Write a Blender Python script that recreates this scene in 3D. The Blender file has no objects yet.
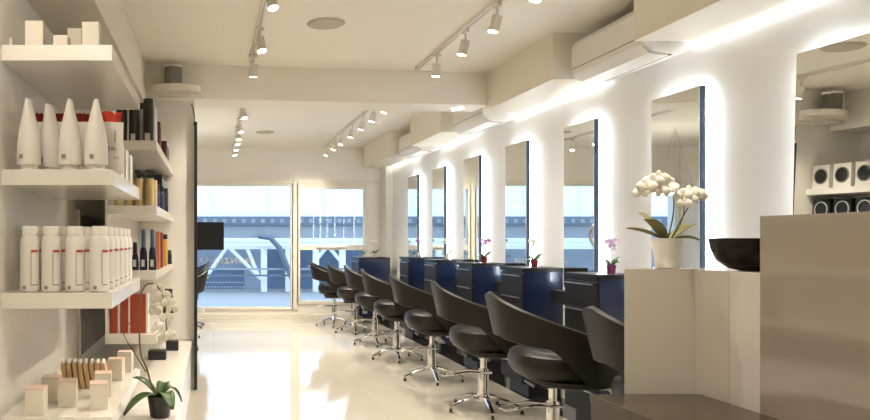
import bpy, bmesh, math, random
from mathutils import Vector, Matrix
random.seed(7)
C = bpy.context.scene
COL = C.collection
PI = math.pi
R = math.radians
H = 1.21            # eye height

# ------------------------------------------------------------------ materials
def mat(name, col, rough=0.5, metal=0.0, emit=None, estr=0.0, coat=0.0, noise=0.0, nscale=8.0, spec=0.5, bump=0.0, bscale=200.0):
    m = bpy.data.materials.new(name); m.use_nodes = True
    nt = m.node_tree; b = nt.nodes['Principled BSDF']
    b.inputs['Base Color'].default_value = (*col, 1)
    b.inputs['Roughness'].default_value = rough
    b.inputs['Metallic'].default_value = metal
    b.inputs['Specular IOR Level'].default_value = spec
    b.inputs['Coat Weight'].default_value = coat
    b.inputs['Coat Roughness'].default_value = 0.05
    if emit:
        b.inputs['Emission Color'].default_value = (*emit, 1)
        b.inputs['Emission Strength'].default_value = estr
    if noise or bump:
        tc = nt.nodes.new('ShaderNodeTexCoord')
    if noise:
        n = nt.nodes.new('ShaderNodeTexNoise'); n.inputs['Scale'].default_value = nscale
        n.inputs['Detail'].default_value = 4
        r = nt.nodes.new('ShaderNodeMix'); r.data_type = 'RGBA'
        nt.links.new(tc.outputs['Object'], n.inputs['Vector'])
        nt.links.new(n.outputs['Fac'], r.inputs[0])
        r.inputs[6].default_value = (*[c*(1-noise) for c in col], 1)
        r.inputs[7].default_value = (*[min(1, c*(1+noise)) for c in col], 1)
        nt.links.new(r.outputs[2], b.inputs['Base Color'])
    if bump:
        n2 = nt.nodes.new('ShaderNodeTexNoise'); n2.inputs['Scale'].default_value = bscale
        bp = nt.nodes.new('ShaderNodeBump'); bp.inputs['Strength'].default_value = bump
        bp.inputs['Distance'].default_value = 0.002
        nt.links.new(tc.outputs['Object'], n2.inputs['Vector'])
        nt.links.new(n2.outputs['Fac'], bp.inputs['Height'])
        nt.links.new(bp.outputs['Normal'], b.inputs['Normal'])
    return m

M = {}
M['wall'] = mat('wall_paint', (0.80, 0.765, 0.70), 0.55, noise=0.01)
M['wall_white'] = mat('right_wall_paint', (0.88, 0.875, 0.86), 0.45, noise=0.01)
M['ceil'] = mat('ceiling_paint', (0.83, 0.785, 0.69), 0.6, noise=0.01)
M['beige'] = mat('bulkhead_paint', (0.80, 0.745, 0.63), 0.6, noise=0.01)
M['white_gloss'] = mat('white_lacquer', (0.80, 0.76, 0.69), 0.22, coat=0.3, noise=0.01)
M['frame'] = mat('window_frame_paint', (0.74, 0.69, 0.60), 0.45, noise=0.02)
M['leather'] = mat('dark_brown_leather', (0.0085, 0.0066, 0.0042), 0.46, spec=0.24, noise=0.25, nscale=12, bump=0.25)
M['leather2'] = mat('seat_leather', (0.011, 0.0090, 0.0062), 0.38, spec=0.32, noise=0.2, nscale=12, bump=0.25)
M['black'] = mat('black_plastic', (0.012, 0.012, 0.013), 0.4, noise=0.1)
M['drawer'] = mat('drawer_laminate', (0.010, 0.009, 0.0085), 0.4, spec=0.25, noise=0.15)
M['navy'] = mat('navy_lacquer', (0.008, 0.017, 0.052), 0.25, coat=0.3, noise=0.05)
M['mirror_side'] = mat('mirror_casing', (0.02, 0.045, 0.085), 0.35, noise=0.05)
M['chrome'] = mat('chrome', (0.80, 0.78, 0.74), 0.10, 1.0, noise=0.02)
M['steel'] = mat('brushed_steel', (0.6, 0.59, 0.56), 0.3, 1.0, noise=0.03)
M['mirror'] = mat('mirror_glass', (0.86, 0.88, 0.87), 0.01, 1.0, noise=0.003)
M['led'] = mat('led_strip', (1, 1, 1), 0.5, emit=(0.88, 0.94, 1.0), estr=14)
M['cove'] = mat('cove_led', (1, 1, 1), 0.5, emit=(0.93, 0.96, 1.0), estr=1.6)
M['lamp'] = mat('lamp_lens', (1, 1, 1), 0.5, emit=(1.0, 0.93, 0.80), estr=14)
M['lamp_body'] = mat('lamp_body', (0.70, 0.66, 0.58), 0.4, noise=0.02)
M['rail'] = mat('track_rail', (0.36, 0.33, 0.28), 0.4, noise=0.05)
M['grille'] = mat('speaker_grille', (0.48, 0.44, 0.35), 0.7, noise=0.08, nscale=60)
M['spk'] = mat('speaker_cloth', (0.20, 0.19, 0.16), 0.8, noise=0.1, nscale=60)
M['ac'] = mat('air_conditioner_plastic', (0.80, 0.77, 0.70), 0.35, noise=0.01)
M['acdark'] = mat('air_slot', (0.10, 0.09, 0.08), 0.6, noise=0.1)
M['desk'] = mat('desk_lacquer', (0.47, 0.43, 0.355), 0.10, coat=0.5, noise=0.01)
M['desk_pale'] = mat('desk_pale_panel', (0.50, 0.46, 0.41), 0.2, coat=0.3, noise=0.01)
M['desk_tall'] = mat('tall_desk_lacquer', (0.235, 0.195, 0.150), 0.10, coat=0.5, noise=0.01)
M['stone'] = mat('dark_polished_top', (0.034, 0.024, 0.015), 0.22, coat=0.0, spec=0.35, noise=0.35, nscale=5)
M['bowl'] = mat('black_glazed_bowl', (0.005, 0.003, 0.003), 0.25, spec=0.2, noise=0.1)
M['bottle'] = mat('white_bottle_plastic', (0.80, 0.77, 0.70), 0.35, noise=0.01)
M['capw'] = mat('white_cap_plastic', (0.84, 0.81, 0.75), 0.4, noise=0.01)
M['red'] = mat('red_print', (0.55, 0.07, 0.03), 0.5, noise=0.05)
M['blue'] = mat('blue_print', (0.05, 0.16, 0.45), 0.5, noise=0.05)
M['ink'] = mat('dark_print', (0.10, 0.08, 0.07), 0.6, noise=0.05)
M['inkg'] = mat('grey_print', (0.28, 0.25, 0.20), 0.6, noise=0.05)
M['tissue'] = mat('red_tissue', (0.22, 0.008, 0.007), 0.8, noise=0.2, nscale=30)
M['tissue2'] = mat('orange_red_tissue', (0.52, 0.045, 0.015), 0.8, noise=0.2, nscale=30)
M['bag'] = mat('white_paper', (0.80, 0.765, 0.70), 0.5, noise=0.02)
M['carton'] = mat('cream_carton', (0.74, 0.68, 0.58), 0.55, noise=0.02)
M['pinktop'] = mat('pink_carton_lid', (0.72, 0.55, 0.46), 0.55, noise=0.03)
M['tan'] = mat('tan_wood', (0.62, 0.42, 0.22), 0.5, noise=0.15, nscale=20)
M['clear'] = mat('clear_wrap', (0.85, 0.78, 0.72), 0.15, noise=0.03)
M['darkcan'] = mat('black_can', (0.028, 0.022, 0.018), 0.3, noise=0.1)
M['silver'] = mat('silver_can', (0.62, 0.62, 0.64), 0.3, 0.7, noise=0.03)
M['maroon'] = mat('maroon_plastic', (0.12, 0.012, 0.02), 0.3, noise=0.1)
M['gold'] = mat('gold_plastic', (0.56, 0.42, 0.20), 0.3, 0.4, noise=0.05)
M['navyb'] = mat('navy_bottle', (0.015, 0.018, 0.05), 0.25, noise=0.1)
M['bluetip'] = mat('blue_cap', (0.05, 0.12, 0.24), 0.3, noise=0.05)
M['orange'] = mat('orange_carton', (0.62, 0.22, 0.10), 0.45, noise=0.05)
M['yellow'] = mat('amber_bottle', (0.65, 0.38, 0.07), 0.3, noise=0.05)
M['redbox'] = mat('red_brown_carton', (0.40, 0.06, 0.022), 0.4, noise=0.08)
M['photo'] = mat('dark_photo_print', (0.17, 0.155, 0.15), 0.5, noise=0.85, nscale=5)
M['petal'] = mat('white_petal', (0.72, 0.70, 0.60), 0.55, noise=0.03)
M['petalp'] = mat('pink_purple_petal', (0.36, 0.15, 0.36), 0.55, noise=0.15)
M['petall'] = mat('lilac_petal', (0.56, 0.40, 0.56), 0.55, noise=0.15)
M['lip'] = mat('yellow_lip', (0.75, 0.5, 0.12), 0.5, noise=0.1)
M['leaf'] = mat('orchid_leaf', (0.045, 0.10, 0.022), 0.35, noise=0.3, nscale=10)
M['leafo'] = mat('olive_orchid_leaf', (0.17, 0.16, 0.05), 0.4, noise=0.35, nscale=10)
M['stem'] = mat('orchid_stem', (0.10, 0.11, 0.03), 0.5, noise=0.2)
M['stemb'] = mat('brown_stem', (0.16, 0.10, 0.04), 0.6, noise=0.3, nscale=20)
M['soil'] = mat('bark_chips', (0.12, 0.06, 0.03), 0.9, noise=0.5, nscale=60)
M['potm'] = mat('magenta_pot', (0.30, 0.05, 0.17), 0.4, noise=0.05)
M['potr'] = mat('red_pot', (0.26, 0.025, 0.02), 0.4, noise=0.05)
M['potw'] = mat('white_pot', (0.76, 0.73, 0.66), 0.4, noise=0.03, bump=0.3, bscale=60)
M['potd'] = mat('dark_pot', (0.02, 0.018, 0.016), 0.3, noise=0.1)
M['screen'] = mat('dark_screen', (0.006, 0.006, 0.007), 0.3, noise=0.05)
M['blackfloor'] = mat('black_gloss_tile', (0.02, 0.019, 0.018), 0.06, noise=0.1)
M['facade'] = mat('pale_facade', (0.80, 0.88, 0.95), 0.7, noise=0.03, nscale=1)
M['facade2'] = mat('pale_blue_glazing', (0.74, 0.84, 0.93), 0.5, noise=0.08, nscale=1.5)
M['bluegrey'] = mat('blue_grey_steel', (0.11, 0.15, 0.20), 0.6, noise=0.2, nscale=3)
M['greyband'] = mat('grey_band', (0.25, 0.29, 0.33), 0.7, noise=0.15, nscale=2)
M['strut'] = mat('white_strut', (0.85, 0.9, 0.95), 0.5, noise=0.02)
M['shopblue'] = mat('blue_shopfront', (0.13, 0.21, 0.32), 0.4, noise=0.25, nscale=2)
M['shopgrey'] = mat('grey_shutter', (0.36, 0.44, 0.54), 0.6, noise=0.1, nscale=2)
M['street'] = mat('street_asphalt', (0.30, 0.33, 0.36), 0.8, noise=0.1)
M['letter'] = mat('vinyl_letter', (0.62, 0.56, 0.52), 0.5, noise=0.02)

def floor_mat():
    m = bpy.data.materials.new('cream_floor_tile'); m.use_nodes = True
    nt = m.node_tree; b = nt.nodes['Principled BSDF']
    tc = nt.nodes.new('ShaderNodeTexCoord')
    br = nt.nodes.new('ShaderNodeTexBrick'); br.offset = 0; br.squash = 1
    br.inputs['Scale'].default_value = 1
    br.inputs['Brick Width'].default_value = 1.19; br.inputs['Row Height'].default_value = 1.19
    br.inputs['Mortar Size'].default_value = 0.0022; br.inputs['Mortar Smooth'].default_value = 0
    br.inputs['Color1'].default_value = (0.43, 0.40, 0.335, 1); br.inputs['Color2'].default_value = (0.415, 0.385, 0.325, 1)
    br.inputs['Mortar'].default_value = (0.36, 0.32, 0.25, 1)
    nt.links.new(tc.outputs['Object'], br.inputs['Vector'])
    nt.links.new(br.outputs['Color'], b.inputs['Base Color'])
    b.inputs['Roughness'].default_value = 0.07
    b.inputs['Specular IOR Level'].default_value = 0.6
    return m
M['floor'] = floor_mat()

def glass_mat():
    m = bpy.data.materials.new('window_glass'); m.use_nodes = True
    nt = m.node_tree; nt.nodes.clear()
    o = nt.nodes.new('ShaderNodeOutputMaterial'); mx = nt.nodes.new('ShaderNodeMixShader')
    t = nt.nodes.new('ShaderNodeBsdfTransparent'); g = nt.nodes.new('ShaderNodeBsdfGlossy')
    t.inputs[0].default_value = (0.93, 0.97, 1, 1); g.inputs['Roughness'].default_value = 0.0
    f = nt.nodes.new('ShaderNodeFresnel'); f.inputs[0].default_value = 1.35
    nt.links.new(f.outputs[0], mx.inputs[0]); nt.links.new(t.outputs[0], mx.inputs[1]); nt.links.new(g.outputs[0], mx.inputs[2])
    nt.links.new(mx.outputs[0], o.inputs[0])
    return m
M['glass'] = glass_mat()

# ------------------------------------------------------------------ mesh helpers
class MB:
    def __init__(s): s.bm = bmesh.new()
    def box(s, x0, x1, y0, y1, z0, z1, bev=0.0):
        r = bmesh.ops.create_cube(s.bm, size=1)
        vs = r['verts']
        for v in vs:
            v.co = Vector(((x0+x1)/2 + v.co.x*(x1-x0), (y0+y1)/2 + v.co.y*(y1-y0), (z0+z1)/2 + v.co.z*(z1-z0)))
        if bev:
            es = list({e for v in vs for e in v.link_edges})
            bmesh.ops.bevel(s.bm, geom=es, offset=bev, segments=2, affect='EDGES', profile=0.7)
        return s
    def rings(s, rings, cap0=True, cap1=True, closed=True):
        vr = [[s.bm.verts.new(p) for p in r] for r in rings]
        n = len(vr[0])
        for a, b in zip(vr, vr[1:]):
            for i in range(n if closed else n-1):
                j = (i+1) % n
                try: s.bm.faces.new((a[i], a[j], b[j], b[i]))
                except ValueError: pass
        if cap0 and closed: s.bm.faces.new(list(reversed(vr[0])))
        if cap1 and closed: s.bm.faces.new(vr[-1])
        return s
    def lathe(s, prof, c=(0, 0, 0), seg=20, sx=1, sy=1):
        return s.rings([[(c[0]+r*sx*math.cos(2*PI*i/seg), c[1]+r*sy*math.sin(2*PI*i/seg), c[2]+z) for i in range(seg)] for r, z in prof])
    def tube(s, pts, r, seg=8, r1=None, flat=1.0):
        pts = [Vector(p) for p in pts]; n = len(pts); rings = []
        prev = None
        for k, p in enumerate(pts):
            d = (pts[min(k+1, n-1)] - pts[max(k-1, 0)]).normalized()
            up = Vector((0, 0, 1)) if abs(d.z) < 0.95 else Vector((1, 0, 0))
            if prev is not None:
                a = (prev - d*prev.dot(d))
                a = a.normalized() if a.length > 1e-4 else d.cross(up).normalized()
            else: a = d.cross(up).normalized()
            prev = a; b = a.cross(d).normalized()
            rr = r if r1 is None else r + (r1-r)*k/(n-1)
            rings.append([p + a*rr*math.cos(2*PI*i/seg) + b*rr*flat*math.sin(2*PI*i/seg) for i in range(seg)])
        return s.rings(rings)
    def grid(s, P, closed=False):
        return s.rings(P, closed=closed)
    def poly(s, pts):
        s.bm.faces.new([s.bm.verts.new(p) for p in pts]); return s
    def prism(s, outline, axis, a, b):
        # outline of (u,v); axis 'x','y','z' extruded from a to b
        f = {'x': lambda u, v, w: (w, u, v), 'y': lambda u, v, w: (u, w, v), 'z': lambda u, v, w: (u, v, w)}[axis]
        return s.rings([[f(u, v, a) for u, v in outline], [f(u, v, b) for u, v in outline]])
    def build(s, name, m, parent=None, smooth=False, loc=None, solid=0, sub=0, rot=None):
        bmesh.ops.recalc_face_normals(s.bm, faces=s.bm.faces)
        me = bpy.data.meshes.new(name); s.bm.to_mesh(me); s.bm.free()
        me.materials.append(M[m] if isinstance(m, str) else m)
        if smooth:
            for p in me.polygons: p.use_smooth = True
            try: me.set_sharp_from_angle(angle=R(40))
            except Exception: pass
        o = bpy.data.objects.new(name, me); COL.objects.link(o)
        if parent: o.parent = parent
        if loc: o.location = loc
        if rot: o.rotation_euler = rot
        if solid:
            md = o.modifiers.new('solid', 'SOLIDIFY'); md.thickness = solid; md.offset = 0
        if sub:
            md = o.modifiers.new('sub', 'SUBSURF'); md.levels = sub; md.render_levels = sub
        return o

def tag(o, label=None, cat=None, group=None, kind=None):
    if label: o['label'] = label
    if cat: o['category'] = cat
    if group: o['group'] = group
    if kind: o['kind'] = kind
    return o
def thing(name, label, cat, loc=(0, 0, 0), rz=0, group=None):
    o = bpy.data.objects.new(name, None); COL.objects.link(o)
    o.location = loc; o.rotation_euler = (0, 0, rz); o.empty_display_size = 0.05
    return tag(o, label, cat, group)
def dup(root, loc, rz=0, label=None, group=None, scale=None):
    def rec(o, par):
        c = o.copy(); COL.objects.link(c)
        if par: c.parent = par
        for ch in [x for x in bpy.data.objects if x.parent == o]: rec(ch, c)
        return c
    r = rec(root, None); r.location = loc; r.rotation_euler = (0, 0, rz)
    if label: r['label'] = label
    if group: r['group'] = group
    if scale: r.scale = scale
    return r
def struct(o): o['kind'] = 'structure'; return o
ORD = ['first', 'second', 'third', 'fourth', 'fifth', 'sixth', 'seventh', 'eighth']

# ------------------------------------------------------------------ camera
cam = bpy.data.cameras.new('camera'); co = bpy.data.objects.new('camera', cam); COL.objects.link(co)
co.location = (0, 0, H); co.rotation_euler = (PI/2, 0, 0)
cam.sensor_width = 36; cam.lens = 724/870*36
cam.shift_x = 222/870; cam.shift_y = 29/870; cam.clip_start = 0.05
C.camera = co

XR = 2.66; ZC = 2.60; YB = 11.0; XL = -0.84; XLB = -1.9; YP = 5.86; Y0 = -2.6

# ------------------------------------------------------------------ setting
struct(MB().box(-2.1, 2.38, Y0, YB+0.3, -0.1, 0).build('floor', 'floor'))
struct(MB().box(2.38, XR+0.1, Y0, YB+0.3, -0.1, 0).build('floor', 'blackfloor'))
struct(MB().box(-2.1, XR+0.1, Y0, YB+0.3, ZC, ZC+0.1).build('ceiling', 'ceil'))
struct(MB().box(XR, XR+0.15, Y0, YB+0.3, 0, ZC).build('wall_right', 'wall_white'))
struct(MB().box(XL-0.15, XL, Y0, YP, 0, ZC).build('wall_left', 'wall'))
struct(MB().box(XLB-0.15, XLB, YP, YB+0.3, 0, ZC).build('wall_left', 'wall'))
struct(MB().box(-2.1, XR, Y0-0.15, Y0, 0, ZC).build('wall_rear', 'wall'))
struct(MB().box(XLB-0.15, -0.152, YP, YP+0.12, 0, ZC).build('wall_partition', 'wall'))
struct(MB().box(-0.151, -0.127, YP-0.06, YP-0.002, 0.0, 2.15).build('trim_partition', 'black'))
# soffit over the shelves
struct(MB().box(XL, -0.535, Y0, YP, 2.285, ZC).build('trim_soffit', 'beige'))
# cross beam, slightly skewed
struct(MB().rings([[(-0.9, 5.70, 2.33), (2.29, 6.05, 2.33), (2.29, 6.40, 2.33), (-0.9, 6.05, 2.33)],
                   [(-0.9, 5.70, ZC), (2.29, 6.05, ZC), (2.29, 6.40, ZC), (-0.9, 6.05, ZC)]]).build('trim_beam', 'ceil'))
# bulkhead above the mirrors, open where the air conditioners sit
zb = 2.287
bk = MB()
bk.box(2.29, XR, Y0, 3.94, zb, ZC); bk.box(2.29, XR, 4.88, 6.12, zb, ZC)
bk.box(2.29, XR, 7.28, 8.40, zb, ZC); bk.box(2.29, XR, 9.30, YB, zb, ZC)
struct(bk.build('trim_bulkhead', 'beige'))
# pilaster in the corner
struct(MB().box(2.56, XR, 10.72, YB, 0, zb).build('trim_pilaster', 'wall'))
# baseboards
struct(MB().box(XL, XL+0.012, Y0, 2.8, 0, 0.09).build('baseboard_left', 'wall_white'))
struct(MB().box(-0.79, -0.152, YP-0.012, YP, 0.0, 0.08).build('baseboard_partition', 'wall_white'))

# back window wall, from pixel rectangles at Y=11
k = YB/724
def wx(px): return (px-213)*k
def wz(py): return H+(239-py)*k
w = MB()
w.box(XLB, XR, YB, YB+0.15, wz(183), ZC)                        # header
w.box(XLB, wx(295), YB, YB+0.15, 0, wz(309))                    # sill wall
w.box(wx(295), XR, YB, YB+0.15, 0, wz(303.5))
w.box(wx(367), XR, YB, YB+0.15, wz(303.5), wz(183))
struct(w.build('wall_back', 'wall'))
struct(MB().box(XLB, wx(379), YB-0.03, YB+0.0, wz(183.5), wz(180.5)).build('trim_header', 'frame'))
struct(MB().box(XLB, 2.5, YB-0.02, YB, 0, 0.07).build('baseboard_back', 'frame'))
def window(name, x0, x1, z0, z1, fw, extra=()):
    root = struct(bpy.data.objects.new(name, None)); COL.objects.link(root); root.location = (0, 0, 0)
    f = MB()
    f.box(x0, x0+fw, YB-0.02, YB+0.1, z0, z1); f.box(x1-fw, x1, YB-0.02, YB+0.1, z0, z1)
    f.box(x0+fw, x1-fw, YB-0.02, YB+0.1, z1-fw, z1); f.box(x0+fw, x1-fw, YB-0.02, YB+0.1, z0, z0+fw)
    for e in extra: f.box(*e)
    f.build('window_frame', 'frame', root)
    MB().box(x0+fw, x1-fw, YB+0.05, YB+0.056, z0+fw, z1-fw).build('window_pane', 'glass', root)
    return root
W1 = window('window_1', XLB, wx(293), wz(309.5), wz(183.5), 0.035, [(wx(84), wx(88), YB-0.02, YB+0.1, wz(308), wz(185))])
W2 = window('window_2', wx(297), wx(367), wz(304), wz(183.5), 0.045,
            [(wx(300), wx(364), YB-0.025, YB+0.1, wz(250), wz(245)), (wx(300), wx(364), YB-0.02, YB+0.1, wz(189), wz(186))])
struct(MB().box(wx(292), wx(298), YB-0.02, YB+0.12, wz(309.5), wz(183.5)).build('trim_mullion', 'frame'))
MB().box(wx(316), wx(346), YB-0.05, YB-0.026, wz(247.5), wz(246)).build('latch_bar', 'wall_white', W2)
# lettering on the glass, reading from the street
cu = bpy.data.curves.new('letters', 'FONT'); cu.body = 'NUNZIO SA'; cu.size = 0.125; cu.extrude = 0.001; cu.space_character = 1.25
tmp = bpy.data.objects.new('tmp', cu); COL.objects.link(tmp)
bpy.context.view_layer.update()
me = bpy.data.meshes.new_from_object(tmp.evaluated_get(bpy.context.evaluated_depsgraph_get()))
bpy.data.objects.remove(tmp)
me.transform(Matrix.Rotation(PI/2, 4, 'X'))
xs = [v.co.x for v in me.vertices]; wd = max(xs)-min(xs)
sc = (wx(252)-wx(199))/wd
for v in me.vertices: v.co.x = -v.co.x*sc
me.flip_normals()
me.materials.clear(); me.materials.append(M['letter'])
lo = bpy.data.objects.new('window_lettering', me); COL.objects.link(lo); lo.parent = W1
lo.location = (wx(252), YB+0.047, wz(263.5)); lo['label'] = 'pale shop name lettering reversed on the glass'

# ------------------------------------------------------------------ outside
YO = 19.0; ko = YO/724
def ox(px): return (px-213)*ko
def oz(py): return H+(239-py)*ko
struct(MB().box(-14, 16, YB+0.3, 32, -0.3, -0.2).build('ground_street', 'street'))
fb = thing('pale_building', 'pale blue white office facade across the street, above the grey bridge deck', 'building', (0, 26, -0.2))
MB().box(-16, 18, 0, 0.5, 0, 12).build('wall', 'facade', fb)
q = MB()
for i in range(-8, 10): q.box(i*2.0-0.04, i*2.0+0.04, -0.06, 0, 1.5, 9)
q.build('facade_rib', 'facade2', fb)
q = MB(); q.box(-16, 18, -0.04, 0, 1.3, 2.4); q.build('glazing_band', 'facade2', fb)
br = thing('footbridge', 'blue grey steel bridge deck with white slanting struts outside the windows', 'bridge', (0, 0, -0.2))
MB().box(-9, 10, YO, YO+1.2, oz(238)+0.2, oz(225)+0.2).build('deck', 'greyband', br)
MB().box(-9, 10, YO-0.1, YO+0.3, oz(225)+0.2, oz(216.5)+0.2).build('girder', 'bluegrey', br)
q = MB()
for i in range(60): q.box(-7+i*0.25, -6.9+i*0.25, YO-0.12, YO-0.1, oz(223)+0.2, oz(219)+0.2)
q.build('girder_fixings', 'greyband', br)
for (a, b) in [((228, 246), (206, 278)), ((228, 246), (262, 280)), ((247, 246), (259, 276)), ((330, 246), (312, 268)), ((330, 246), (352, 272)), ((165, 246), (190, 278)), ((388, 246), (372, 270))]:
    MB().tube([(ox(a[0]), YO+0.4, oz(a[1])+0.2), (ox(b[0]), YO+0.4, oz(b[1])+0.2)], 0.055, 6).build('strut', 'strut', br)
for x in (265, 290, 318, 345, 180, 140):
    MB().box(ox(x)-0.08, ox(x)+0.08, YO+0.35, YO+0.5, 0.0, oz(246)+0.2).build('post', 'strut', br)
MB().box(-9, 10, YO+0.33, YO+0.55, oz(249)+0.2, oz(246)+0.2).build('crossbar', 'strut', br)
MB().tube([(ox(258), YO-0.15, oz(236)+0.2), (ox(270), YO-0.15, oz(238)+0.2), (ox(279), YO-0.15, oz(248)+0.2), (ox(287), YO-0.15, oz(268)+0.2), (ox(297), YO-0.15, oz(290)+0.2)], 0.08, 6).build('curved_brace', 'bluegrey', br)
for y, mt in ((269, 'greyband'), (275.5, 'bluegrey')):
    MB().box(-9, 10, YO-0.02, YO+0.04, oz(y+0.9)+0.2, oz(y-0.9)+0.2).build('handrail', mt, br)
sf = thing('shopfront', 'blue shopfront with grey shutter under the bridge across the street', 'shopfront', (0, 0, -0.2))
MB().box(-9, ox(247), YO+1.6, YO+1.9, 0, oz(272)+0.2).build('blue_panel', 'shopblue', sf)
MB().box(ox(247), ox(272), YO+1.6, YO+1.9, 0, oz(250)+0.2).build('shutter', 'shopgrey', sf)
MB().box(ox(272), 10, YO+1.6, YO+1.9, 0, oz(250)+0.2).build('blue_panel', 'shopblue', sf)
MB().box(-9, ox(247), YO+1.65, YO+1.9, oz(272)+0.2, oz(250)+0.2).build('fascia', 'shopgrey', sf)
q = MB()
for i in range(14):
    for j in range(4): q.lathe([(0.03, -0.01), (0.03, 0.01)], (ox(200+i*3.4+(j % 2)*1.7), YO+1.59, oz(286+j*5)+0.2), 6)
q.build('dot_pattern', 'strut', sf)

# ------------------------------------------------------------------ mirrors and led glow
mir_y = [3.217-0.21 + 1.07*i for i in range(7)]
MT, MBm = 2.03, 0.86
rot_m = {0: (0, R(1.4), R(3.9))}
for i in range(7):
    yc = mir_y[i]
    where = 'nearest the tall reception desk' if i == 0 else ('farthest, beside the window wall' if i == 6 else f'{ORD[i]} along from the reception desk')
    t = thing('wall_mirror', f'tall narrow back-lit wall mirror with navy casing, {where}', 'mirror', (XR-0.0, yc, MBm), 0, 'back-lit mirrors on the right wall')
    MB().box(-0.060, -0.028, -0.21, 0.21, 0, MT-MBm).build('casing', 'mirror_side', t)
    g = MB().box(-0.064, -0.0605, -0.21, 0.21, 0, MT-MBm).build('mirror_glass', 'mirror', t)
    if i in rot_m: t.rotation_euler = rot_m[i]; t.location.x -= 0.020
    for sg in (-1, 1):
        MB().box(-0.0275, -0.016, sg*0.200-0.006, sg*0.200+0.006, 0.02, MT-MBm-0.02).build('led_strip', 'led', t)
    MB().box(-0.0275, -0.016, -0.18, 0.18, MT-MBm-0.026, MT-MBm-0.014).build('led_strip', 'led', t)
    MB().box(-0.0275, -0.001, -0.12, 0.12, 0.2, 1.0).build('wall_bracket', 'black', t)
# cove strip along the wall top
cv = MB().box(XR-0.030, XR-0.004, 1.0, 10.7, zb-0.012, zb-0.001).build('cove_light', 'cove')
tag(cv, 'long white led strip glowing along the top of the mirror wall', 'light strip')

# ------------------------------------------------------------------ stations
def station(yn, label, xs=2.35, ln=0.41, top=0.99, wdt=None, xr=XR-0.003):
    t = thing('styling_cabinet', label, 'cabinet', (xs, yn, 0), 0, 'styling cabinets along the mirror wall')
    dx = xr-xs
    MB().box(0.018, dx, 0, ln, 0.10, top-0.03, 0.003).build('body', 'navy', t)
    MB().box(-0.004, dx, -0.004, ln+0.004, top-0.03, top, 0.003).build('cabinet_top', 'drawer', t)
    MB().box(0.06, dx, 0.03, ln-0.03, 0, 0.10).build('plinth', 'black', t)
    n = 5; h = (top-0.04-0.11)/n
    for j in range(n):
        z = 0.11+j*h
        d = MB().box(0, 0.0175, 0.003, ln-0.003, z, z+h-0.006, 0.002).build('drawer', 'drawer', t)
        MB().box(-0.013, -0.0005, 0.05, ln-0.03, z+h-0.028, z+h-0.020).build('handle', 'steel', d)
    return t
S = []
for i in range(5):
    yn = 4.43+1.07*i
    S.append(station(yn, f'navy and black drawer cabinet below the mirrors, {ORD[i]} from the reception desk'))
S.append(station(10.42, 'navy cabinet in the far corner in front of the window pilaster', xs=2.10, ln=0.56, top=0.942, xr=2.55))
for i in range(1, 6):
    yc = mir_y[i+1]
    y0 = 4.43+1.07*(i-1)+0.41+0.006
    y1 = yc+0.21
    o = MB().box(2.50, XR-0.002, y0, y1, 0.74, 0.835, 0.003).build('console_shelf', 'drawer')
    tag(o, f'small black wall ledge under the mirror, behind the {ORD[i-1]} drawer cabinet from the desk', 'shelf', 'black ledges under the mirrors')

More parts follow.
